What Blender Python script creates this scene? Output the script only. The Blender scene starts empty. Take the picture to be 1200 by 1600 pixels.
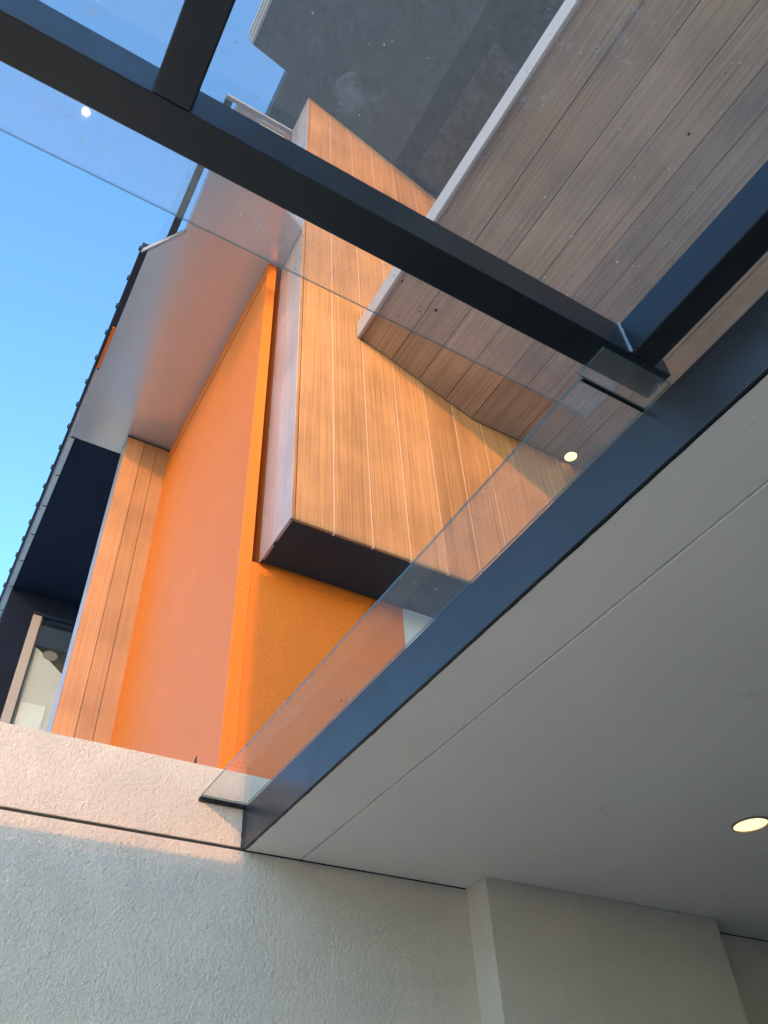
import bpy, math, random
from mathutils import Vector, Matrix
random.seed(7)
scene = bpy.context.scene
COL = scene.collection

# ------------------------------------------------------------------ camera
cam_d = bpy.data.cameras.new('camera')
cam = bpy.data.objects.new('camera', cam_d); COL.objects.link(cam)
right = Vector((0.85933739, -0.50892353, -0.05035958))
down = Vector((0.32565959, 0.62048271, -0.71340524))
fwd = Vector((0.39431596, 0.59665572, 0.69893982))
mw = Matrix.Identity(4)
for i in range(3):
    mw[i][0] = right[i]; mw[i][1] = -down[i]; mw[i][2] = -fwd[i]
mw[0][3], mw[1][3], mw[2][3] = 0.0, 0.0, 1.55
cam.matrix_world = mw
cam_d.sensor_fit = 'VERTICAL'; cam_d.sensor_height = 36.0
cam_d.lens = 36.0 * 1262.584 / 1600.0
cam_d.clip_start = 0.05; cam_d.clip_end = 3000
scene.camera = cam

# ------------------------------------------------------------------ sky, sun, exposure
SUN = Vector((0.30, 1.0, -0.175)).normalized()          # direction the light travels
elev = math.asin(-SUN.z)
azim = math.atan2(-SUN.x, -SUN.y)                        # from +Y, clockwise towards +X
world = bpy.data.worlds.new('World'); scene.world = world
world.use_nodes = True
wn = world.node_tree
for n in list(wn.nodes): wn.nodes.remove(n)
sky = wn.nodes.new('ShaderNodeTexSky'); sky.sky_type = 'NISHITA'; sky.sun_disc = False
sky.sun_elevation = elev; sky.sun_rotation = azim
sky.air_density = 1.0; sky.dust_density = 0.8; sky.ozone_density = 3.6
bg = wn.nodes.new('ShaderNodeBackground'); bg.inputs['Strength'].default_value = 0.15
wo = wn.nodes.new('ShaderNodeOutputWorld')
tint = wn.nodes.new('ShaderNodeMix'); tint.data_type = 'RGBA'; tint.blend_type = 'MULTIPLY'
tint.inputs[0].default_value = 1.0; tint.inputs[7].default_value = (0.90, 0.985, 0.97, 1)     # one even tint over the whole sky
wn.links.new(sky.outputs[0], tint.inputs[6]); wn.links.new(tint.outputs[2], bg.inputs[0]); wn.links.new(bg.outputs[0], wo.inputs[0])
sun_d = bpy.data.lights.new('sun', 'SUN'); sun_d.energy = 2.0; sun_d.angle = math.radians(0.5)
sun_d.color = (0.262, 0.114, 0.033)
sun = bpy.data.objects.new('sun', sun_d); COL.objects.link(sun)
sun.rotation_euler = SUN.to_track_quat('-Z', 'Y').to_euler()
sun.location = (0, 0, 30)
scene.view_settings.view_transform = 'Standard'
scene.view_settings.look = 'None'
scene.view_settings.gamma = 1.0
scene.view_settings.use_curve_mapping = False
scene.view_settings.exposure = 2.52
scene.render.engine = 'CYCLES'
try:
    scene.cycles.transparent_max_bounces = 12
    scene.cycles.max_bounces = 5; scene.cycles.diffuse_bounces = 3
    scene.cycles.sample_clamp_indirect = 8
    scene.cycles.use_adaptive_sampling = True
    scene.cycles.adaptive_threshold = 0.02
except Exception:
    pass

# ------------------------------------------------------------------ materials
class NT:
    def __init__(s, name):
        s.m = bpy.data.materials.new(name); s.m.use_nodes = True
        s.t = s.m.node_tree
        for n in list(s.t.nodes): s.t.nodes.remove(n)
        s.out = s.n('ShaderNodeOutputMaterial')
    def n(s, typ, **kw):
        n = s.t.nodes.new(typ)
        for k, v in kw.items(): setattr(n, k, v)
        return n
    def l(s, a, b): s.t.links.new(a, b)
    def val(s, inp, v):
        if hasattr(v, 'is_linked') or hasattr(v, 'links'): s.l(v, inp)
        else: inp.default_value = v
    def math(s, op, a, b=None, c=None, clamp=False):
        n = s.n('ShaderNodeMath', operation=op); n.use_clamp = clamp
        for i, v in enumerate((a, b, c)):
            if v is not None: s.val(n.inputs[i], v)
        return n.outputs[0]
    def coord(s, kind='Object', scale=(1, 1, 1), loc=None):
        tc = s.n('ShaderNodeTexCoord'); mp = s.n('ShaderNodeMapping')
        mp.inputs['Scale'].default_value = scale
        s.l(tc.outputs[kind], mp.inputs[0])
        if loc is not None: s.l(loc, mp.inputs['Location'])
        return mp.outputs[0]
    def world(s, scale=(1, 1, 1)):
        g = s.n('ShaderNodeNewGeometry'); mp = s.n('ShaderNodeMapping')
        mp.inputs['Scale'].default_value = scale
        s.l(g.outputs['Position'], mp.inputs[0]); return mp.outputs[0]
    def noise(s, vec, scale, detail=4, rough=0.55, dist=0.0):
        n = s.n('ShaderNodeTexNoise'); s.l(vec, n.inputs['Vector'])
        n.inputs['Scale'].default_value = scale; n.inputs['Detail'].default_value = detail
        n.inputs['Roughness'].default_value = rough; n.inputs['Distortion'].default_value = dist
        return n.outputs['Fac']
    def ramp(s, fac, stops, interp='LINEAR'):
        r = s.n('ShaderNodeValToRGB'); r.color_ramp.interpolation = interp
        e = r.color_ramp.elements
        while len(e) < len(stops): e.new(0.5)
        for i, (p, c) in enumerate(stops):
            e[i].position = p; e[i].color = (c, c, c, 1) if isinstance(c, (int, float)) else (*c, 1)
        s.l(fac, r.inputs[0]); return r.outputs[0]
    def mix(s, fac, a, b, blend='MIX'):
        n = s.n('ShaderNodeMix', data_type='RGBA', blend_type=blend)
        s.val(n.inputs[0], fac)
        for i, v in ((6, a), (7, b)):
            if isinstance(v, tuple): n.inputs[i].default_value = (*v, 1)
            else: s.l(v, n.inputs[i])
        return n.outputs[2]
    def bump(s, h, strength, dist, normal=None):
        b = s.n('ShaderNodeBump'); b.inputs['Strength'].default_value = strength
        b.inputs['Distance'].default_value = dist; s.l(h, b.inputs['Height'])
        if normal is not None: s.l(normal, b.inputs['Normal'])
        return b.outputs[0]
    def bsdf(s, col, rough=0.5, metal=0.0, spec=0.5, normal=None):
        p = s.n('ShaderNodeBsdfPrincipled')
        if isinstance(col, tuple): p.inputs['Base Color'].default_value = (*col, 1)
        else: s.l(col, p.inputs['Base Color'])
        s.val(p.inputs['Roughness'], rough); p.inputs['Metallic'].default_value = metal
        p.inputs['Specular IOR Level'].default_value = spec
        if normal is not None: s.l(normal, p.inputs['Normal'])
        s.l(p.outputs[0], s.out.inputs[0]); return p

def render_mat(name, base, bump=0.6, bscale=1.0, rough=0.8, var=0.08, spec=0.3):
    """painted, spray-rendered masonry: blobby relief, faint soiling"""
    t = NT(name); w = t.world()
    big = t.noise(w, 1.1, 4); mid = t.noise(w, 9.0, 3)
    c = t.mix(t.ramp(big, [(0.3, 0.0), (0.75, 1.0)]), base, tuple(b * (1 - var) for b in base))
    c = t.mix(t.ramp(mid, [(0.45, 0.0), (0.8, 0.35)]), c, tuple(b * (1 - var * 1.4) for b in base))
    big_z = t.math('ADD', t.math('MULTIPLY', t.noise(w, 5, 2), 0.9), 0.45)
    h = t.math('ADD', t.math('MULTIPLY', t.noise(w, 118 * bscale, 3, 0.65), big_z), t.math('MULTIPLY', t.noise(w, 47 * bscale, 2), 0.7))
    run = t.ramp(t.noise(t.world((7, 7, 0.35)), 1.0, 4, 0.65), [(0.52, 0.0), (0.75, 1.0)])
    c = t.mix(t.math('MULTIPLY', run, 0.16), c, tuple(b * 0.72 for b in base))
    nrm = t.bump(h, bump, 0.013)
    t.bsdf(c, rough, 0, spec, nrm); return t.m

def smooth_mat(name, base, rough=0.6, var=0.08, spec=0.35, bump=0.08, vscale=1.3, metal=0.0):
    t = NT(name); w = t.world()
    big = t.noise(w, vscale, 5, 0.6)
    c = t.mix(t.ramp(big, [(0.3, 0.0), (0.72, 1.0)]), base, tuple(b * (1 - var) for b in base))
    r = t.math('ADD', t.math('MULTIPLY', t.noise(w, 3.7, 4), 0.18), rough - 0.09)
    nrm = t.bump(t.noise(w, 14, 3), bump, 0.01)
    t.bsdf(c, r, metal, spec, nrm); return t.m

def wood_mat(name, axis, light, dark, rough=0.42, spec=0.5):
    """brushed timber-look planks; grain runs along the given local axis"""
    t = NT(name)
    oi = t.n('ShaderNodeObjectInfo')
    comb = t.n('ShaderNodeCombineXYZ')
    for i in range(3): t.l(t.math('MULTIPLY', oi.outputs['Random'], 37.0 + 11 * i), comb.inputs[i])
    sc = [150, 150, 150]; sc[axis] = 1.0
    g1 = t.noise(t.coord('Object', tuple(sc), comb.outputs[0]), 1.0, 3, 0.6)
    sc = [48, 48, 48]; sc[axis] = 0.35
    g2 = t.noise(t.coord('Object', tuple(sc), comb.outputs[0]), 1.0, 4, 0.6, 0.3)
    sc = [3, 3, 3]; sc[axis] = 0.9
    g3 = t.noise(t.coord('Object', tuple(sc), comb.outputs[0]), 1.0, 3, 0.5)
    f = t.math('ADD', t.math('MULTIPLY', g1, 0.65), t.math('MULTIPLY', g2, 0.45))
    f = t.ramp(f, [(0.38, 0.0), (0.70, 1.0)])
    c = t.mix(f, light, dark)
    mid = tuple(0.5 * a + 0.5 * b for a, b in zip(light, dark))
    c = t.mix(t.ramp(g3, [(0.45, 0.0), (0.75, 0.5)]), c, mid)
    c = t.mix(t.ramp(g1, [(0.60, 0.0), (0.70, 0.55)]), c, tuple(0.55 * x for x in dark))
    dapple = t.ramp(t.noise(t.world((1, 1, 0.8)), 2.1, 3, 0.55), [(0.40, 0.0), (0.66, 1.0)])  # soft dappled shade painted into the timber as broad darker blotches
    tint = t.math('MULTIPLY', t.math('ADD', t.math('MULTIPLY', oi.outputs['Random'], 0.26), 0.86), t.math('SUBTRACT', 1.05, t.math('MULTIPLY', dapple, 0.24)))
    hs = t.n('ShaderNodeHueSaturation'); t.l(c, hs.inputs['Color']); t.l(tint, hs.inputs['Value'])
    h = t.math('ADD', t.math('MULTIPLY', g1, 0.7), t.math('MULTIPLY', g2, 0.3))
    nrm = t.bump(h, 0.5, 0.003)
    t.bsdf(hs.outputs[0], t.math('ADD', t.math('MULTIPLY', f, 0.12), rough), 0, spec, nrm)
    return t.m

def glass_mat(name, tint=(0.93, 0.97, 0.96), dust=0.07, stains=0.35, specks=True, seed=0.0):
    """thin pane: clear with Fresnel reflection, plus a film of dust, dried drops and grit"""
    t = NT(name); w = t.world()
    g = t.n('ShaderNodeNewGeometry')
    vd = t.n('ShaderNodeVectorMath', operation='DOT_PRODUCT')
    t.l(g.outputs['Incoming'], vd.inputs[0]); t.l(g.outputs['Normal'], vd.inputs[1])
    c = t.math('ABSOLUTE', vd.outputs['Value'])
    fr = t.math('ADD', t.math('MULTIPLY', t.math('POWER', t.math('SUBTRACT', 1.0, c, clamp=True), 5.0), 0.96), 0.04, clamp=True)
    tr = t.n('ShaderNodeBsdfTransparent'); tr.inputs[0].default_value = (*tint, 1)
    gl = t.n('ShaderNodeBsdfGlossy'); gl.inputs['Roughness'].default_value = 0.02
    gl.inputs['Color'].default_value = (1, 1, 1, 1)
    m1 = t.n('ShaderNodeMixShader'); t.l(fr, m1.inputs[0]); t.l(tr.outputs[0], m1.inputs[1]); t.l(gl.outputs[0], m1.inputs[2])
    # dust film
    df = t.n('ShaderNodeBsdfDiffuse'); df.inputs[0].default_value = (0.80, 0.75, 0.68, 1)
    tl = t.n('ShaderNodeBsdfTranslucent'); tl.inputs[0].default_value = (0.80, 0.75, 0.68, 1)
    ds = t.n('ShaderNodeMixShader'); ds.inputs[0].default_value = 0.5
    t.l(df.outputs[0], ds.inputs[1]); t.l(tl.outputs[0], ds.inputs[2])
    film = t.math('MULTIPLY', t.ramp(t.noise(w, 2.3, 5, 0.65), [(0.25, 0.35), (0.75, 1.0)]), dust)
    blot = t.ramp(t.noise(w, 16, 4, 0.6, 0.8), [(0.60, 0.0), (0.72, 1.0)])
    zone = t.ramp(t.noise(w, 1.6, 2), [(0.50, 0.0), (0.66, 1.0)])
    blot = t.math('MULTIPLY', t.math('MULTIPLY', blot, zone), stains)
    fac = t.math('ADD', film, blot)
    if specks:
        v = t.n('ShaderNodeTexVoronoi', feature='F1'); t.l(w, v.inputs['Vector']); v.inputs['Scale'].default_value = 34
        sp = t.math('LESS_THAN', v.outputs['Distance'], t.math('MULTIPLY', t.ramp(t.noise(w, 21, 1), [(0.46, 0.0), (0.8, 1.0)]), 0.14))
        fac = t.math('ADD', fac, t.math('MULTIPLY', sp, 0.55))
    if specks:
        v2 = t.n('ShaderNodeTexVoronoi', feature='F1'); t.l(w, v2.inputs['Vector']); v2.inputs['Scale'].default_value = 26
        dd = t.math('ABSOLUTE', t.math('SUBTRACT', v2.outputs['Distance'], 0.24))
        ring = t.math('SUBTRACT', 1.0, t.math('DIVIDE', dd, 0.045), clamp=True)
        zone2 = t.ramp(t.noise(w, 3.1, 3), [(0.52, 0.0), (0.62, 1.0)])
        fac = t.math('ADD', fac, t.math('MULTIPLY', t.math('MULTIPLY', ring, zone2), t.math('MULTIPLY', t.noise(w, 60, 2), 0.45)))
    fac = t.math('MINIMUM', fac, 0.9)
    m2 = t.n('ShaderNodeMixShader'); t.l(fac, m2.inputs[0]); t.l(m1.outputs[0], m2.inputs[1]); t.l(ds.outputs[0], m2.inputs[2])
    last = m2.outputs[0]
    if specks:
        v3 = t.n('ShaderNodeTexVoronoi', feature='F1'); t.l(w, v3.inputs['Vector']); v3.inputs['Scale'].default_value = 13
        gr = t.math('LESS_THAN', v3.outputs['Distance'], t.math('MULTIPLY', t.ramp(t.noise(w, 9, 1), [(0.45, 0.0), (0.7, 1.0)]), 0.065))
        dk = t.n('ShaderNodeBsdfDiffuse'); dk.inputs[0].default_value = (0.02, 0.02, 0.02, 1)
        m3 = t.n('ShaderNodeMixShader'); t.l(t.math('MULTIPLY', gr, 0.9), m3.inputs[0]); t.l(last, m3.inputs[1]); t.l(dk.outputs[0], m3.inputs[2])
        last = m3.outputs[0]
    t.l(last, t.out.inputs[0]); return t.m

def edge_glass_mat(name, col):
    t = NT(name)
    p = t.n('ShaderNodeBsdfPrincipled'); p.inputs['Base Color'].default_value = (*col, 1)
    p.inputs['Roughness'].default_value = 0.15
    tr = t.n('ShaderNodeBsdfTransparent'); tr.inputs[0].default_value = (0.55, 0.72, 0.70, 1)
    m = t.n('ShaderNodeMixShader'); m.inputs[0].default_value = 0.6
    t.l(tr.outputs[0], m.inputs[1]); t.l(p.outputs[0], m.inputs[2]); t.l(m.outputs[0], t.out.inputs[0]); return t.m

def emit_mat(name, col, strength):
    t = NT(name); e = t.n('ShaderNodeEmission'); e.inputs[0].default_value = (*col, 1); e.inputs[1].default_value = strength
    t.l(e.outputs[0], t.out.inputs[0]); return t.m

def speckle_mat(name, base):
    """coarse textured dark coating under the top roof"""
    t = NT(name); w = t.world()
    a = t.noise(w, 5, 4, 0.7); b = t.noise(w, 17, 3, 0.65)
    c = t.mix(t.ramp(a, [(0.35, 0.0), (0.7, 1.0)]), base, tuple(x * 0.55 for x in base))
    c = t.mix(t.ramp(b, [(0.50, 0.0), (0.66, 0.8)]), c, tuple(x * 0.35 for x in base))
    t.bsdf(c, 0.7, 0, 0.3, t.bump(b, 0.4, 0.02)); return t.m

MAT = {}
MAT['white_render'] = render_mat('white_render', (0.68, 0.625, 0.55), 1.0)
MAT['white_paint'] = smooth_mat('white_paint', (0.74, 0.70, 0.65), 0.7, 0.07, 0.25)
def ceiling_mat():
    t = NT('ceiling_paint'); w = t.world()
    c = t.mix(t.ramp(t.noise(w, 0.9, 5, 0.6), [(0.3, 0.0), (0.72, 1.0)]), (0.86, 0.83, 0.78), (0.78, 0.75, 0.70))
    sm = t.ramp(t.noise(w, 6.5, 3, 0.6, 0.5), [(0.63, 0.0), (0.74, 1.0)])
    zn = t.ramp(t.noise(w, 1.7, 2), [(0.50, 0.0), (0.62, 1.0)])
    c = t.mix(t.math('MULTIPLY', t.math('MULTIPLY', sm, zn), 0.22), c, (0.46, 0.43, 0.39))
    sc = t.ramp(t.noise(t.world((70, 11, 11)), 1.0, 2, 0.6, 1.0), [(0.735, 0.0), (0.76, 1.0)])
    c = t.mix(t.math('MULTIPLY', sc, 0.35), c, (0.40, 0.38, 0.35))
    h = t.math('ADD', t.math('MULTIPLY', t.noise(w, 2.2, 2), 1.0), t.math('MULTIPLY', t.noise(w, 120, 2), 0.03))
    t.bsdf(c, 0.62, 0, 0.25, t.bump(h, 0.18, 0.02)); return t.m
MAT['ceiling_paint'] = ceiling_mat()
MAT['orange'] = render_mat('orange_render', (0.80, 0.178, 0.010), 0.45, 0.8, 0.5, 0.08, 0.40)
MAT['taupe'] = smooth_mat('taupe_panel', (0.58, 0.57, 0.565), 0.17, 0.05, 0.6, 0.005, 0.5, 0.46)
MAT['navy'] = smooth_mat('navy_paint', (0.010, 0.016, 0.034), 0.7, 0.15, 0.15)
def steel_mat(name, base, scuff):
    t = NT(name); w = t.world()
    c = t.mix(t.ramp(t.noise(w, 2.0, 4), [(0.3, 0.0), (0.75, 1.0)]), base, tuple(0.75 * x for x in base))
    st = t.ramp(t.noise(t.world((9, 60, 60)), 1.0, 3, 0.7), [(0.66, 0.0), (0.74, 1.0)])
    pt = t.ramp(t.noise(w, 3.4, 2), [(0.55, 0.0), (0.66, 1.0)])
    c = t.mix(t.math('MULTIPLY', t.math('MULTIPLY', st, pt), 0.5), c, scuff)
    r = t.math('ADD', t.math('MULTIPLY', t.noise(w, 6, 4), 0.25), 0.22)
    t.bsdf(c, r, 0, 0.5, t.bump(t.noise(w, 18, 2), 0.03, 0.01)); return t.m
MAT['steel'] = steel_mat('dark_steel_paint', (0.015, 0.021, 0.028), (0.16, 0.17, 0.18))
MAT['fascia'] = steel_mat('blue_black_fascia_paint', (0.036, 0.043, 0.051), (0.12, 0.13, 0.14))
MAT['black'] = smooth_mat('black_underside', (0.022, 0.031, 0.037), 0.6, 0.15, 0.3)
MAT['sealant'] = smooth_mat('black_sealant', (0.008, 0.008, 0.009), 0.4, 0.2, 0.4)
MAT['roof_sheet'] = smooth_mat('dark_roof_sheet', (0.012, 0.014, 0.02), 0.4, 0.2, 0.5)
MAT['pale_trim'] = smooth_mat('pale_trim', (0.50, 0.44, 0.41), 0.5, 0.06, 0.4)
MAT['grey_metal'] = smooth_mat('grey_metal', (0.33, 0.32, 0.33), 0.4, 0.12, 0.5)
MAT['pale_metal'] = smooth_mat('pale_grey_metal', (0.55, 0.53, 0.54), 0.4, 0.12, 0.5)
MAT['dark_roof'] = speckle_mat('dark_roof_underside', (0.070, 0.071, 0.078))
MAT['grey_patch'] = speckle_mat('grey_roof_patch', (0.115, 0.112, 0.104))
MAT['wood_z'] = wood_mat('timber_vertical', 2, (0.57, 0.295, 0.125), (0.32, 0.145, 0.056))
MAT['wood_y'] = wood_mat('timber_soffit_grain', 1, (0.50, 0.31, 0.185), (0.26, 0.155, 0.09), 0.5)
MAT['wood_side'] = wood_mat('timber_return', 2, (0.55, 0.42, 0.36), (0.42, 0.31, 0.27), 0.28, 0.8)
MAT['wood_panel'] = wood_mat('timber_panel_brown', 2, (0.42, 0.215, 0.10), (0.30, 0.14, 0.062))  # darker, browner tone for the left wing's panel boards
MAT['slot_shade'] = smooth_mat('slot_shade_brown', (0.26, 0.085, 0.018), 0.6)  # brown for the orange paint as it looks in the slot's shade
MAT['joint'] = smooth_mat('pale_joint_strip', (0.66, 0.44, 0.31), 0.5)
MAT['navy_wall'] = smooth_mat('navy_wall_paint', (0.006, 0.010, 0.022), 0.8, 0.15, 0.1)
MAT['window_frame'] = smooth_mat('taupe_window_frame', (0.25, 0.225, 0.215), 0.5)
MAT['batten'] = smooth_mat('dark_batten', (0.03, 0.018, 0.012), 0.7)
MAT['glass'] = glass_mat('canopy_glass', (0.985, 0.992, 0.99), 0.115, 0.30)
MAT['glass_strip'] = glass_mat('strip_glass', (0.97, 0.98, 0.975), 0.15, 0.5)
MAT['glass_clear'] = glass_mat('clean_glass', (0.95, 0.97, 0.97), 0.015, 0.0, False)
MAT['glass_edge'] = edge_glass_mat('glass_edge', (0.09, 0.15, 0.155))
MAT['weld'] = smooth_mat('weld_bead', (0.30, 0.33, 0.36), 0.4, 0.2, 0.5)
MAT['blind'] = smooth_mat('white_blind', (0.40, 0.43, 0.44), 0.8)
MAT['blind_pale'] = smooth_mat('pale_blind_hem', (0.52, 0.56, 0.57), 0.8)
MAT['lampshade'] = smooth_mat('grey_lampshade', (0.14, 0.145, 0.14), 0.8)
MAT['dark_room'] = smooth_mat('dark_room', (0.05, 0.05, 0.052), 0.8)
MAT['lamp_warm'] = emit_mat('lamp_warm', (1.0, 0.76, 0.38), 0.32)
MAT['lamp_soffit'] = emit_mat('lamp_soffit', (1.0, 0.70, 0.30), 0.55)
MAT['lamp_ground'] = emit_mat('lamp_ground', (1.0, 0.93, 0.80), 40.0)
MAT['brick'] = smooth_mat('shade_block_render', (0.76, 0.70, 0.62), 0.8)

def ground_mat():
    t = NT('paving'); w = t.world()
    b = t.n('ShaderNodeTexBrick'); t.l(w, b.inputs['Vector']); b.inputs['Scale'].default_value = 1.0
    b.offset = 0.0; b.inputs['Brick Width'].default_value = 0.6; b.inputs['Row Height'].default_value = 0.6
    b.inputs['Mortar Size'].default_value = 0.006
    b.inputs['Color1'].default_value = (0.86, 0.74, 0.57, 1); b.inputs['Color2'].default_value = (0.82, 0.70, 0.54, 1)
    b.inputs['Mortar'].default_value = (0.72, 0.61, 0.46, 1)
    c = t.mix(t.ramp(t.noise(w, 3, 5), [(0.3, 0.0), (0.8, 0.5)]), b.outputs[0], (0.66, 0.51, 0.36))
    t.bsdf(c, 0.75, 0, 0.3); return t.m
MAT['paving'] = ground_mat()
MAT['dark_tile'] = smooth_mat('dark_stone_tile', (0.06, 0.06, 0.06), 0.5)

# ------------------------------------------------------------------ builders
W = {}                                                       # world origin of each object
def tag(o, label=None, cat=None, group=None, kind=None):
    if label: o['label'] = label
    if cat: o['category'] = cat
    if group: o['group'] = group
    if kind: o['kind'] = kind
    return o
def empty(name, loc, label, cat, group=None):
    o = bpy.data.objects.new(name, None); COL.objects.link(o); o.location = loc
    o.empty_display_size = 0.2; W[o.name] = Vector(loc)
    return tag(o, label, cat, group)
def mk(name, verts, faces, mat, parent=None, bevel=0.0, mats=None, face_mats=None, smooth=False):
    vs = [Vector(v) for v in verts]
    c = Vector([0.5 * (min(v[i] for v in vs) + max(v[i] for v in vs)) for i in range(3)])
    me = bpy.data.meshes.new(name)
    me.from_pydata([v - c for v in vs], [], faces); me.update()
    for m in (mats or [mat]): me.materials.append(MAT[m])
    if face_mats:
        for p, k in zip(me.polygons, face_mats): p.material_index = k
    o = bpy.data.objects.new(name, me); COL.objects.link(o)
    W[o.name] = c
    if parent is not None:
        o.parent = parent; o.location = c - W[parent.name]
    else:
        o.location = c
    if bevel > 0:
        b = o.modifiers.new('bevel', 'BEVEL'); b.width = bevel; b.segments = 2; b.limit_method = 'ANGLE'
    if smooth:
        for p in me.polygons: p.use_smooth = True
    return o
BF = [(0, 3, 2, 1), (4, 5, 6, 7), (0, 1, 5, 4), (1, 2, 6, 5), (2, 3, 7, 6), (3, 0, 4, 7)]   # bottom, top, -y, +x, +y, -x
def box(name, x0, x1, y0, y1, z0, z1, mat, parent=None, bevel=0.0, **k):
    v = [(x0, y0, z0), (x1, y0, z0), (x1, y1, z0), (x0, y1, z0), (x0, y0, z1), (x1, y0, z1), (x1, y1, z1), (x0, y1, z1)]
    return mk(name, v, BF, mat, parent, bevel, **k)
def prism(name, poly, vec, mat, parent=None, bevel=0.0, **k):
    """polygon (list of 3D points) swept along vec"""
    n = len(poly); vec = Vector(vec)
    P = [Vector(p) for p in poly]
    nr = Vector((0, 0, 0))
    for i in range(n): nr += P[i].cross(P[(i + 1) % n])
    if nr.dot(vec) > 0: P.reverse()
    v = P + [p + vec for p in P]
    f = [tuple(range(n)), tuple(reversed(range(n, 2 * n)))]
    for i in range(n):
        j = (i + 1) % n; f.append((j, i, i + n, j + n))
    return mk(name, v, f, mat, parent, bevel, **k)
def disc(name, c, r0, r1, z0, z1, mat, parent=None, n=32):
    """ring (r0>0) or disc plate, axis Z"""
    v = []; f = []
    for i in range(n):
        a = 2 * math.pi * i / n; ca, sa = math.cos(a), math.sin(a)
        if r0 > 0: v += [(c[0] + r0 * ca, c[1] + r0 * sa, z0), (c[0] + r1 * ca, c[1] + r1 * sa, z0), (c[0] + r1 * ca, c[1] + r1 * sa, z1), (c[0] + r0 * ca, c[1] + r0 * sa, z1)]
        else: v += [(c[0] + r1 * ca, c[1] + r1 * sa, z0), (c[0] + r1 * ca, c[1] + r1 * sa, z1)]
    if r0 > 0:
        for i in range(n):
            j = (i + 1) % n
            for k in range(4): f.append((4 * i + k, 4 * i + (k + 1) % 4, 4 * j + (k + 1) % 4, 4 * j + k))
    else:
        for i in range(n):
            j = (i + 1) % n; f.append((2 * i, 2 * j, 2 * j + 1, 2 * i + 1))
        f.append(tuple(2 * i for i in reversed(range(n)))); f.append(tuple(2 * i + 1 for i in range(n)))
    return mk(name, v, f, mat, parent)
def pane(name, x0, x1, y0, y1, z0, z1, parent=None, mat='glass', axis=2):
    """glass slab: two clear faces, four green edges"""
    fm = [1] * 6
    for k in {2: (0, 1), 1: (2, 4), 0: (3, 5)}[axis]: fm[k] = 0
    return box(name, x0, x1, y0, y1, z0, z1, mat, parent, mats=[mat, 'glass_edge'], face_mats=fm)

# ------------------------------------------------------------------ ground
o = mk('ground', [(-400, -400, 0), (400, -400, 0), (400, 400, 0), (-400, 400, 0)], [(0, 1, 2, 3)], 'paving')
tag(o, kind='structure')

o = mk('carport_floor', [(1.42, -4.2, 0.004), (9, -4.2, 0.004), (9, 3.58, 0.004), (1.42, 3.58, 0.004)], [(0, 1, 2, 3)], 'dark_tile')
tag(o, kind='structure')

# ------------------------------------------------------------------ boundary wall, pier
YW = 3.58
bw = empty('boundary_wall', (1.0, YW + 0.1, 0), 'white textured rendered wall with a thin horizontal groove below the canopy', 'wall')
box('wall_body', -7, 6.2, YW, YW + 0.2, 0, 3.096, 'white_render', bw, 0.003)
box('groove', -7, 6.2, YW + 0.012, YW + 0.19, 3.097, 3.109, 'black', bw)
box('parapet_band', -7, 6.2, YW, YW + 0.2, 3.110, 3.478, 'white_render', bw, 0.004)
pier = box('wall_pier', 2.712, 4.425, 3.40, YW - 0.002, 0, 3.098, 'white_render', None, 0.003)
tag(pier, 'thick white rendered pier standing out under the carport ceiling', 'pier')

# ------------------------------------------------------------------ carport roof
cr = empty('carport_roof', (3.5, 0.5, 3.1), 'smooth off-white carport ceiling edged by a blue-black steel fascia', 'carport')
XF = 1.436
box('ceiling_panel', XF + 0.012, 1.7405, -4.0, YW - 0.003, 3.100, 3.115, 'ceiling_paint', cr, 0.002)
box('ceiling_panel', 1.7505, 7.5, -4.0, YW - 0.003, 3.100, 3.115, 'ceiling_paint', cr, 0.002)
box('roof_slab', XF + 0.013, 7.5, -4.0, YW - 0.004, 3.118, 3.285, 'white_paint', cr)
fa = box('fascia', XF, XF + 0.011, -4.0, YW - 0.010, 3.0985, 3.3052, 'fascia', cr, 0.0015)
# ragged bead of sealant where the fascia meets the wall
pts = []
zz = 3.10
v = []; f = []
N = 22
for i in range(N + 1):
    z = 3.099 + i * (3.300 - 3.099) / N
    wd = 0.006 + 0.006 * random.random()
    for dx, dy in ((-0.004 - 0.003 * random.random(), 0.0), (0.006, -wd), (0.011, 0.0)):
        v.append((XF - 0.004 + dx, YW - 0.0015 + dy, z))
for i in range(N):
    for k in range(3):
        a = 3 * i + k; b = 3 * i + (k + 1) % 3
        f.append((a, b, b + 3, a + 3))
mk('sealant_bead', v, f, 'sealant', cr)
v = []; f = []
for i in range(161):                                        # wavy black line under the fascia
    y = YW - 0.012 - i * 0.046
    wv = 0.0025 + 0.0035 * random.random() * (random.random() < 0.5)
    v += [(XF + 0.0105, y, 3.0990), (XF + 0.0135 + wv, y, 3.0985)]
for i in range(160): f.append((2 * i, 2 * i + 1, 2 * i + 3, 2 * i + 2))
mk('sealant_line', v, f, 'sealant', cr)

dl = empty('downlight', (3.515, 2.34, 3.1), 'lit round downlight with dark rim set into the carport ceiling', 'downlight')
disc('rim', (3.515, 2.34), 0.082, 0.088, 3.090, 3.0995, 'window_frame', dl)
disc('lens', (3.515, 2.34), 0, 0.0815, 3.097, 3.0993, 'lamp_warm', dl)

pw = empty('light_block_wall', (5.0, -1.0, 0), 'added unseen grey wall behind and right of the viewer, keeping light off the pier', 'wall')  # unseen wall added to keep light off the pier
box('wall_panel', 5.6, 5.8, -2.4, YW - 0.004, 0, 3.097, 'window_frame', pw)
box('wall_panel', 1.75, 5.599, -2.4, -2.2, 0, 3.097, 'window_frame', pw)

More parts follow.
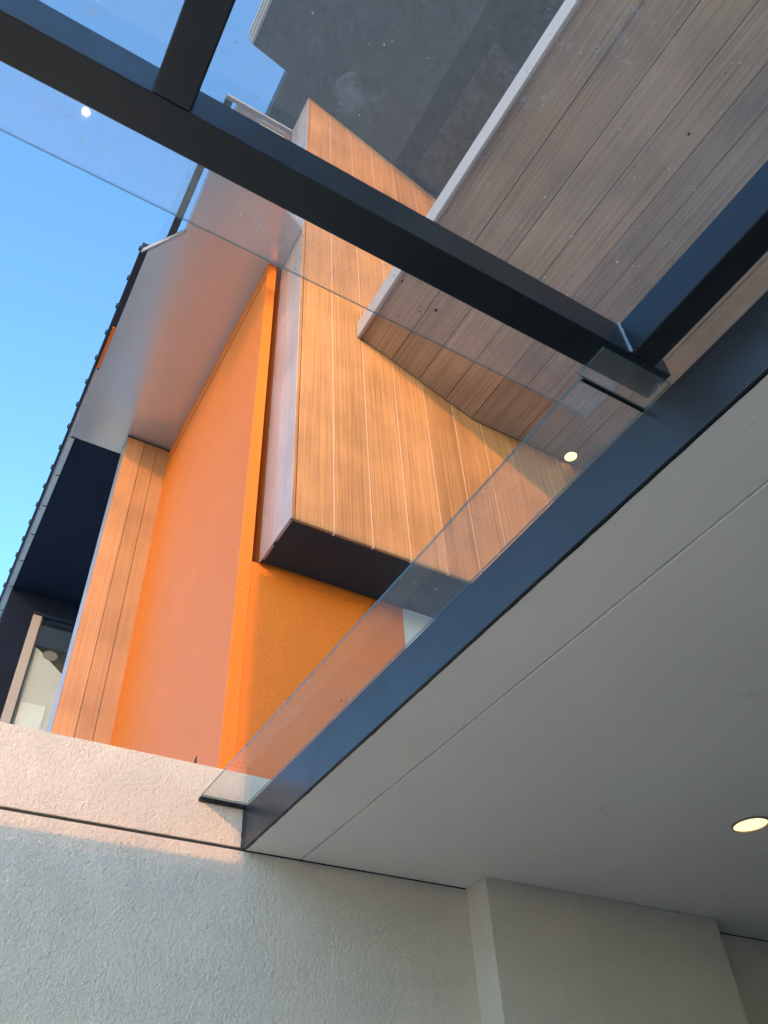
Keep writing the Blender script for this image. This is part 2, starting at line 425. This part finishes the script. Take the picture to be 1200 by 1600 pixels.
# ------------------------------------------------------------------ steel canopy frame
cf = empty('canopy_frame', (0.6, 0.0, 3.33), 'dark navy steel beams welded into a frame carrying the glass canopy', 'canopy frame')
ZB, ZT = 3.330, 3.474
box('cross_beam', -2.45, XF - 0.002, 0.690, 0.783, ZB, ZT, 'steel', cf, 0.004)
box('side_beam', 1.286, 1.374, -2.4, 0.6895, ZB + 0.001, ZT - 0.001, 'steel', cf, 0.004)
box('side_beam', -0.037, 0.047, -2.4, 0.6895, ZB + 0.001, ZT - 0.001, 'steel', cf, 0.004)
box('side_beam', -2.449, -2.365, -2.4, 0.6895, ZB + 0.001, ZT - 0.001, 'steel', cf, 0.004)
box('cross_beam', -2.45, XF - 0.002, -2.493, -2.4005, ZB, ZT, 'steel', cf, 0.004)
for a, b in ((1.30, 1.36), (-0.025, 0.035), (-2.437, -2.377)):
    box('gasket', a, b, -2.38, 0.685, ZT - 0.0005, ZT + 0.0025, 'sealant', cf)
box('gasket', -2.43, XF - 0.01, 0.705, 0.768, ZT + 0.0002, ZT + 0.0026, 'sealant', cf)
# weld bead in the inner corner
v = []; f = []
for i in range(15):
    z = ZB + 0.004 + i * (ZT - ZB - 0.006) / 14
    r = 0.006 * (0.75 + 0.5 * random.random())
    for k in range(6):
        a = 2 * math.pi * k / 6
        v.append((1.2845 + r * math.cos(a), 0.6885 + r * math.sin(a), z))
for i in range(14):
    for k in range(6):
        a = 6 * i + k; b = 6 * i + (k + 1) % 6; f.append((a, b, b + 6, a + 6))
mk('weld_bead', v, f, 'weld', cf, smooth=True)

# ------------------------------------------------------------------ canopy glass
g = pane('overhead_pane', -2.44, XF - 0.006, -2.45, 0.992, ZT + 0.003, ZT + 0.013)
tag(g, 'large dusty glass pane lying over the dark steel frame', 'glass pane')
g = pane('glass_ledge', 1.203, XF - 0.001, 0.815, YW - 0.022, 3.306, 3.318, None, 'glass_strip')
tag(g, 'long narrow dusty glass ledge running along the fascia to the white wall', 'glass ledge')
g = pane('glass_ledge', 1.190, XF - 0.001, 0.704, 0.803, 3.304, 3.316, None, 'glass_strip')
tag(g, 'short dusty glass offcut under the corner of the steel frame', 'glass ledge')
es = box('end_seal', 1.198, XF + 0.004, YW - 0.021, YW - 0.001, 3.292, 3.309, 'sealant', None, 0.002)
tag(es, 'black seal under the glass ledge end on the white wall', 'seal')
js = box('joint_seal', 1.205, XF - 0.002, 0.8035, 0.8145, 3.303, 3.311, 'sealant', None, 0.002)
tag(js, 'black joint between the two glass ledge pieces by the frame corner', 'seal')

# ------------------------------------------------------------------ townhouse
S = 0.683
YH, YO, YR = 3.415, 3.903, 4.12              # timber bay front, orange fin front, recessed wall
XB, ZBAY = 1.540, 5.177
def zt_up(x): return 12.785 - 0.515 * (x - 1.521)            # underside of the top roof
th = empty('townhouse', (3.0, 5.5, 0), 'orange rendered townhouse with golden timber cladding and sloping dark roofs', 'house')

# orange fin wall and recessed orange wall
XS = 1.3965
fin = box('fin_wall', XS, 1.489, YO, 6.735, 0, 9.108, 'orange', th, 0.003)
box('fin_groove', XS - 0.002, XS + 0.002, YO + 0.004, 6.73, 8.846, 8.860, 'black', fin)
box('slot_wall', 1.4895, 1.542, YR, YR + 0.2, ZBAY, 8.9, 'orange', th)
box('slot_infill', 1.4892, 1.5424, YO + 0.013, YR + 0.2, 0, ZBAY - 0.006, 'orange', th)
box('recess_wall', 1.5425, 2.690, YO + 0.014, YR + 0.2, 0, 8.9, 'orange', th)
box('slot_shade_strip', 1.5385, 1.5420, YO - 0.0015, YR - 0.001, ZBAY - 0.004, 8.9, 'slot_shade', th)  # thin brown strip painting the shade inside the orange slot
box('bay_backing', 2.6935, 5.9, YO + 0.001, YO + 0.025, ZBAY + 0.002, 8.9, 'white_paint', th)
box('white_return_wall', 2.692, 6.0, YO + 0.03, YR + 0.2, 0, 8.9, 'white_paint', th)

# timber bay
bay = prism('timber_bay', [(XB + 0.025, YH + 0.026, ZBAY + 0.004), (6.0, YH + 0.026, ZBAY + 0.004), (6.0, YH + 0.026, zt_up(6.0) - 0.01), (XB + 0.025, YH + 0.026, zt_up(XB) - 0.02)], (0, YO - YH - 0.027, 0), 'black', th)
jx = [XB + 0.028, 1.858, 2.153, 2.456, 2.762, 3.063, 3.364, 3.665, 3.966, 4.267, 4.568, 4.869, 5.170, 5.471, 5.772, 6.0]
for a, b in zip(jx[:-1], jx[1:]):
    z0 = ZBAY - random.uniform(0.0, 0.004)
    prism('plank', [(a + 0.005, YH, z0), (b - 0.005, YH, z0), (b - 0.005, YH, zt_up(b) - 0.002), (a + 0.005, YH, zt_up(a) - 0.002)], (0, 0.024, 0), 'wood_z', bay, 0.004)
    box('joint_strip', b - 0.0065, b + 0.0065, YH + 0.006, YH + 0.0255, ZBAY - 0.006, zt_up(b) - 0.02, 'joint', bay)
# corner bead and the pale side boards
prism('corner_bead', [(XB + 0.004, YH - 0.003, ZBAY - 0.004), (XB + 0.026, YH - 0.003, ZBAY - 0.004), (XB + 0.026, YH - 0.003, zt_up(XB) - 0.02), (XB + 0.004, YH - 0.003, zt_up(XB) - 0.02)], (0, 0.027, 0), 'wood_z', bay, 0.003)
ym = YH + 0.27
box('side_plank', XB, XB + 0.022, YH + 0.001, ym - 0.002, ZBAY - 0.003, zt_up(XB) - 0.02, 'wood_side', bay, 0.003)
box('side_plank', XB, XB + 0.022, ym + 0.003, YO - 0.002, ZBAY - 0.008, zt_up(XB) - 0.02, 'wood_side', bay, 0.003)
for (yy) in (YH + 0.27, YO - 0.02):
    box('bottom_clip', XB + 0.006, XB + 0.03, yy - 0.02, yy + 0.012, ZBAY - 0.014, ZBAY, 'black', bay)

# lower sloping timber soffit
dv = Vector((0.9246, 0, -0.3809)); nv = Vector((0.3809, 0, 0.9246))
P0 = Vector((2.149, 0, 7.642))
Y0S, Y1S = -4.5, YH - 0.002
sof = prism('timber_soffit', [P0 + dv * -0.03 + nv * 0.02 + Vector((0, Y1S, 0)), P0 + dv * 1.235 + nv * 0.02 + Vector((0, Y1S, 0)),
      Vector((6.0, Y1S, 7.19)), Vector((6.0, Y1S, 7.50)), P0 + dv * 1.30 + nv * 0.30 + Vector((0, Y1S, 0)), P0 + dv * -0.03 + nv * 0.30 + Vector((0, Y1S, 0))],
      (0, Y0S - Y1S, 0), 'batten', th)
ts = [-0.012, 0.322, 0.617, 0.912, 1.205]
for a, b in zip(ts[:-1], ts[1:]):
    p = P0 + dv * (a + 0.003); q = P0 + dv * (b - 0.003)
    prism('plank', [p + Vector((0, Y1S - 0.004, 0)), q + Vector((0, Y1S - 0.004, 0)), q + nv * 0.019 + Vector((0, Y1S - 0.004, 0)), p + nv * 0.019 + Vector((0, Y1S - 0.004, 0))], (0, Y0S - Y1S, 0), 'wood_y', sof, 0.004)
pf = P0 + dv * 1.208
x = pf.x
k = 0
while x < 5.9:
    w_ = 0.215 if k == 0 else 0.298
    box('plank', x + 0.003, x + w_ - 0.003, Y0S, Y1S - 0.004, pf.z - 0.001, pf.z + 0.018, 'wood_y', sof, 0.004)
    x += w_; k += 1
# pale edge trim on the high side of the soffit
e0 = P0 + dv * -0.014
box('edge_trim', e0.x - 0.034, e0.x - 0.012, Y0S, Y1S - 0.003, e0.z - 0.012, e0.z + 0.20, 'pale_trim', sof, 0.003)
box('edge_lip', e0.x - 0.0115, e0.x + 0.004, Y0S, Y1S - 0.003, e0.z - 0.020, e0.z + 0.02, 'wood_y', sof, 0.002)
# little downlight in the flat part of the timber soffit
sl = empty('soffit_light', (4.36, 3.335, 7.16), 'small glowing warm spotlight in the timber soffit seen through the glass ledge', 'spotlight')
disc('rim', (4.36, 3.335), 0.060, 0.068, pf.z - 0.008, pf.z - 0.002, 'black', sl)
disc('lens', (4.36, 3.335), 0, 0.060, pf.z - 0.006, pf.z - 0.0025, 'lamp_soffit', sl)

# top roof with dark underside and stepped pale edge
ur = prism('upper_roof', [(0.70, 3.335, zt_up(0.70)), (6.6, 3.335, zt_up(6.6)), (6.6, 3.335, zt_up(6.6) + 0.45), (0.70, 3.335, zt_up(0.70) + 0.45)], (0, -8.0, 0), 'dark_roof', th)
prism('upper_roof_rear', [(1.20, 3.336, zt_up(1.2) + 0.003), (6.6, 3.336, zt_up(6.6) + 0.003), (6.6, 3.336, zt_up(6.6) + 0.45), (1.20, 3.336, zt_up(1.2) + 0.45)], (0, 3.0, 0), 'dark_roof', th)
def up(x, y, d=0.012): return (x, y, zt_up(x) - d)
prism('underside_patch', [up(3.04, 1.57), up(5.6, 2.05), up(5.6, 3.33), up(3.04, 3.33)], (0, 0, 0.010), 'grey_patch', ur)  # lighter grey quads laid under the dark roof
prism('underside_patch', [up(3.05, 0.90), up(3.05, -2.5), up(5.6, -2.5), up(5.6, 0.96)], (0, 0, 0.010), 'grey_patch', ur)
zl = zt_up(0.70)
for k, (dx, z0, z1) in enumerate(((0.0, 0.0, 0.14), (0.025, 0.12, 0.26), (0.05, 0.24, 0.40))):
    box('edge_step', 0.66 - dx, 0.699 - dx * 0.0, -4.66, 3.334 + 0.0005 * k, zl + z0 + 0.0 + 0.004 * k, zl + z1, 'pale_trim', ur, 0.004)

# eave soffit of the left wing
ZS = 9.108
def R(x, y): return (x * S, y * S, ZS)
es_poly = [R(0.445, 10.36), R(0.445, 6.40), R(0.81, 5.84), R(0.775, 3.90), (1.045, 3.90 * S, ZS), (1.26, 3.3, ZS), (1.536, 3.42, ZS), (1.536, 3.90, ZS), (1.60, 4.1, ZS), (1.60, 10.36 * S, ZS)]
eav = prism('eave_soffit', es_poly, (0, 0, 0.06), 'taupe', th)
prism('shade_downstand', [(0.76, 2.70, 8.55), (1.14, 2.70, 8.55), (1.14, 2.70, 8.85), (1.0, 2.70, 8.85), (1.0, 2.70, ZS - 0.002), (0.76, 2.70, ZS - 0.002)], (0, 0.05, 0), 'grey_metal', eav)  # added piece, hidden behind the canopy beam, shading the top of the fin
box('front_fascia', 0.775 * S - 0.11, 1.045, 3.90 * S - 0.035, 3.90 * S - 0.001, ZS - 0.004, ZS + 0.03, 'grey_metal', eav, 0.003)
def strip(name, a, b, w, z0, z1, mat, parent):
    a = Vector((a[0], a[1], 0)); b = Vector((b[0], b[1], 0)); d = (b - a).normalized(); n = Vector((-d.y, d.x, 0)) * w
    return prism(name, [a + Vector((0, 0, z0)), b + Vector((0, 0, z0)), b + n + Vector((0, 0, z0)), a + n + Vector((0, 0, z0))], (0, 0, z1 - z0), mat, parent)
strip('edge_flashing', R(0.80, 5.84), R(0.36, 6.44), -0.014, ZS - 0.008, ZS + 0.05, 'grey_metal', eav)
strip('edge_flashing', R(0.765, 3.90), R(0.80, 5.84), 0.010, ZS - 0.004, ZS + 0.05, 'taupe', eav)
# dark roof edge with ribs
re_ = box('roof_edge', 0.238, 0.303, 6.42 * S, 12.2, ZS + 0.02, ZS + 0.115, 'roof_sheet', th)
box('roof_sheet', 0.238, 1.60, 6.42 * S, 12.2, ZS + 0.118, ZS + 0.16, 'roof_sheet', re_)
y = 4.441
k = 0
while y < 11.8:
    mk('roof_rib', [(0.220, y - 0.006, ZS + 0.085), (0.24, y - 0.03, ZS + 0.085), (0.24, y + 0.012, ZS + 0.085), (0.220, y + 0.006, ZS + 0.085),
                    (0.220, y - 0.005, ZS + 0.15), (0.24, y - 0.025, ZS + 0.15), (0.24, y + 0.01, ZS + 0.15), (0.220, y + 0.005, ZS + 0.15)], BF, 'roof_sheet', re_)
    y += 0.3725; k += 1
# sunlit orange piece and sectioned grey gutter under the roof edge
box('orange_infill', 0.272, 0.3035, 5.375, 5.965, ZS - 0.004, ZS + 0.016, 'orange', th, 0.002)
gut = box('gutter', 0.268, 0.282, 5.98, 12.2, ZS - 0.002, ZS + 0.018, 'grey_metal', th)
yj = [5.985, 6.55, 7.089, 7.777, 8.39, 8.994, 9.597, 10.226, 10.84, 11.45, 12.1]
for a, b in zip(yj[:-1], yj[1:]):
    box('gutter_section', 0.284, 0.303 if a < 7 else 0.345, a + 0.006, b - 0.006, ZS - 0.006, ZS + 0.018, 'pale_metal', gut, 0.003)
    if a > 7: box('gutter_joint', 0.300, 0.352, a - 0.010, a + 0.004, ZS - 0.010, ZS + 0.016, 'black', gut)
# black edge beam and glass edging beside the narrow part of the eave
bb = box('edge_beam', 0.614 * S, 0.712 * S, 3.92 * S, 6.30 * S, ZS + 0.05, ZS + 0.13, 'dark_roof', th)
for a, b in ((3.98, 4.20), (4.22, 5.12), (5.15, 6.05), (6.08, 6.25)):
    pane('glass_edging', 0.515 * S, 0.612 * S, a * S, b * S, ZS + 0.055, ZS + 0.061, bb, 'glass_clear')
# timber panel of the left wing
YP = 6.735
lp = box('timber_panel', 0.895, XS + 0.05, YP + 0.022, YP + 0.33, 0, ZS - 0.02, 'wood_side', th)
for a, b in ((0.885, 1.085), (1.085, 1.245), (1.245, XS + 0.03)):
    box('plank', a + 0.0025, b - 0.0025, YP, YP + 0.021, 0, ZS - 0.035 + random.uniform(-.004, .004), 'wood_panel', lp, 0.003)
box('head_trim', 0.88, XS + 0.03, YP + 0.008, YP + 0.02, ZS - 0.030, ZS - 0.002, 'batten', lp)
# dark rear wing: underside, wall, window
box('dark_soffit', 0.346, 2.2, 10.36 * S + 0.001, 10.3, ZS + 0.012, ZS + 0.05, 'navy', th)
YN = 10.25
box('dark_wall', 0.346, 0.715, YN, YN + 0.2, 0, ZS + 0.01, 'navy_wall', th)
box('dark_wall', 0.715, 3.0, YN, YN + 0.2, 8.76, ZS + 0.01, 'navy_wall', th)
wn_ = box('window', 0.845, 2.2, YN + 0.62, YN + 0.66, 4.5, 8.70, 'dark_room', th)
box('frame', 0.717, 0.838, YN - 0.03, YN + 0.10, 4.5, 8.748, 'window_frame', wn_, 0.004)
box('head_frame', 0.717, 2.2, YN - 0.035, YN + 0.10, 8.75, 8.80, 'navy', wn_, 0.003)
box('side_gasket', 0.8385, 0.862, YN + 0.0, YN + 0.09, 4.5, 8.745, 'black', wn_)
pane('pane', 0.863, 2.2, YN + 0.03, YN + 0.042, 4.5, 8.745, wn_, 'glass_clear', 1)
prism('blind', [(0.865, YN + 0.12, 4.5), (2.2, YN + 0.12, 4.5), (2.2, YN + 0.12, 7.42), (1.30, YN + 0.12, 8.02), (0.94, YN + 0.12, 8.30), (0.865, YN + 0.12, 8.34)], (0, 0.02, 0), 'blind', wn_)
box('blind_hem', 0.90, 1.22, YN + 0.10, YN + 0.118, 4.5, 7.46, 'blind_pale', wn_)
prism('lamp_disc', [(1.098 + 0.10 * math.cos(a * math.pi / 12), YN + 0.115, 8.25 + 0.075 * math.sin(a * math.pi / 12)) for a in range(24)], (0, 0.004, 0), 'lampshade', wn_)
# small black bracket behind the wall top
br = prism('bracket', [(1.203, 3.80, 3.40), (1.240, 3.80, 3.40), (1.240, 3.80, 3.640), (1.233, 3.80, 3.630)], (0, 0.01, 0), 'black', None)
tag(br, 'tiny black pointed bracket peeking over the white wall top', 'bracket')

# ------------------------------------------------------------------ ground lamp mirrored in the left pane
gl_ = empty('ground_light', (-0.423, 2.404, 0), 'round lit ground light whose white reflection shows in the sky pane', 'ground light')
disc('rim', (-0.423, 2.404), 0.020, 0.040, 0.004, 0.018, 'grey_metal', gl_)
disc('lens', (-0.423, 2.404), 0, 0.020, 0.004, 0.016, 'lamp_ground', gl_)

# ------------------------------------------------------------------ unseen buildings added behind the camera to cast shade
YA = -6.0
XE, ZE = 1.532 - 0.3 * (3.92 - YA), 5.195 + 0.175 * (YH - YA)  # edges set so the added house shades the wall under the bay
nb = empty('shade_house', (4, YA - 2, 0), 'added unseen pale house behind the viewer, sized to shade the orange recess', 'house')
box('wall', XE, 14, YA - 5, YA, 0, ZE - 0.15, 'brick', nb)
box('roof', XE, 14.2, YA - 5.1, YA + 0.001, ZE - 0.149, ZE, 'roof_sheet', nb)
for i in range(4):
    for zf in (0.9, 3.9):
        wx = 0.2 + i * 3.2
        w1 = box('window', wx, wx + 1.5, YA, YA + 0.04, zf, zf + 1.5, 'pale_trim', nb)
        box('pane', wx + 0.07, wx + 1.43, YA + 0.038, YA + 0.05, zf + 0.07, zf + 1.43, 'navy', w1)
tw = empty('shade_tower', (8, YA - 3, 0), 'added unseen taller pale block to the right behind the viewer, casting shade', 'building')  # added unseen upper block, casts more shade from behind the camera
box('wall', 2.6, 14, YA - 5.2, YA - 0.3, ZE + 0.01, 15.0, 'brick', tw)
box('roof', 2.5, 14.1, YA - 5.3, YA - 0.2, 15.001, 15.2, 'roof_sheet', tw)
for i in range(3):
    for zf in (8.2, 11.4):
        wx = 3.6 + i * 3.4
        w1 = box('window', wx, wx + 1.6, YA - 0.3, YA - 0.26, zf, zf + 1.5, 'pale_trim', tw)
        box('pane', wx + 0.07, wx + 1.53, YA - 0.262, YA - 0.25, zf + 0.07, zf + 1.43, 'navy', w1)
YG = -12.0
ZG = 3.0 + 0.175 * (YW - YG)  # height set so the added block shades the wall below the groove
ga = empty('shade_garage', (-4.3, YG - 2, 0), 'added unseen low garage block behind the viewer, sized to shade the lower white wall', 'garage')
box('wall', -4.9, -2.9, YG - 5, YG, 0, ZG - 0.12, 'brick', ga)
box('roof', -4.95, -2.85, YG - 5.1, YG + 0.001, ZG - 0.119, ZG, 'roof_sheet', ga)
box('garage_door', -4.7, -3.1, YG, YG + 0.03, 0, 2.2, 'window_frame', ga)
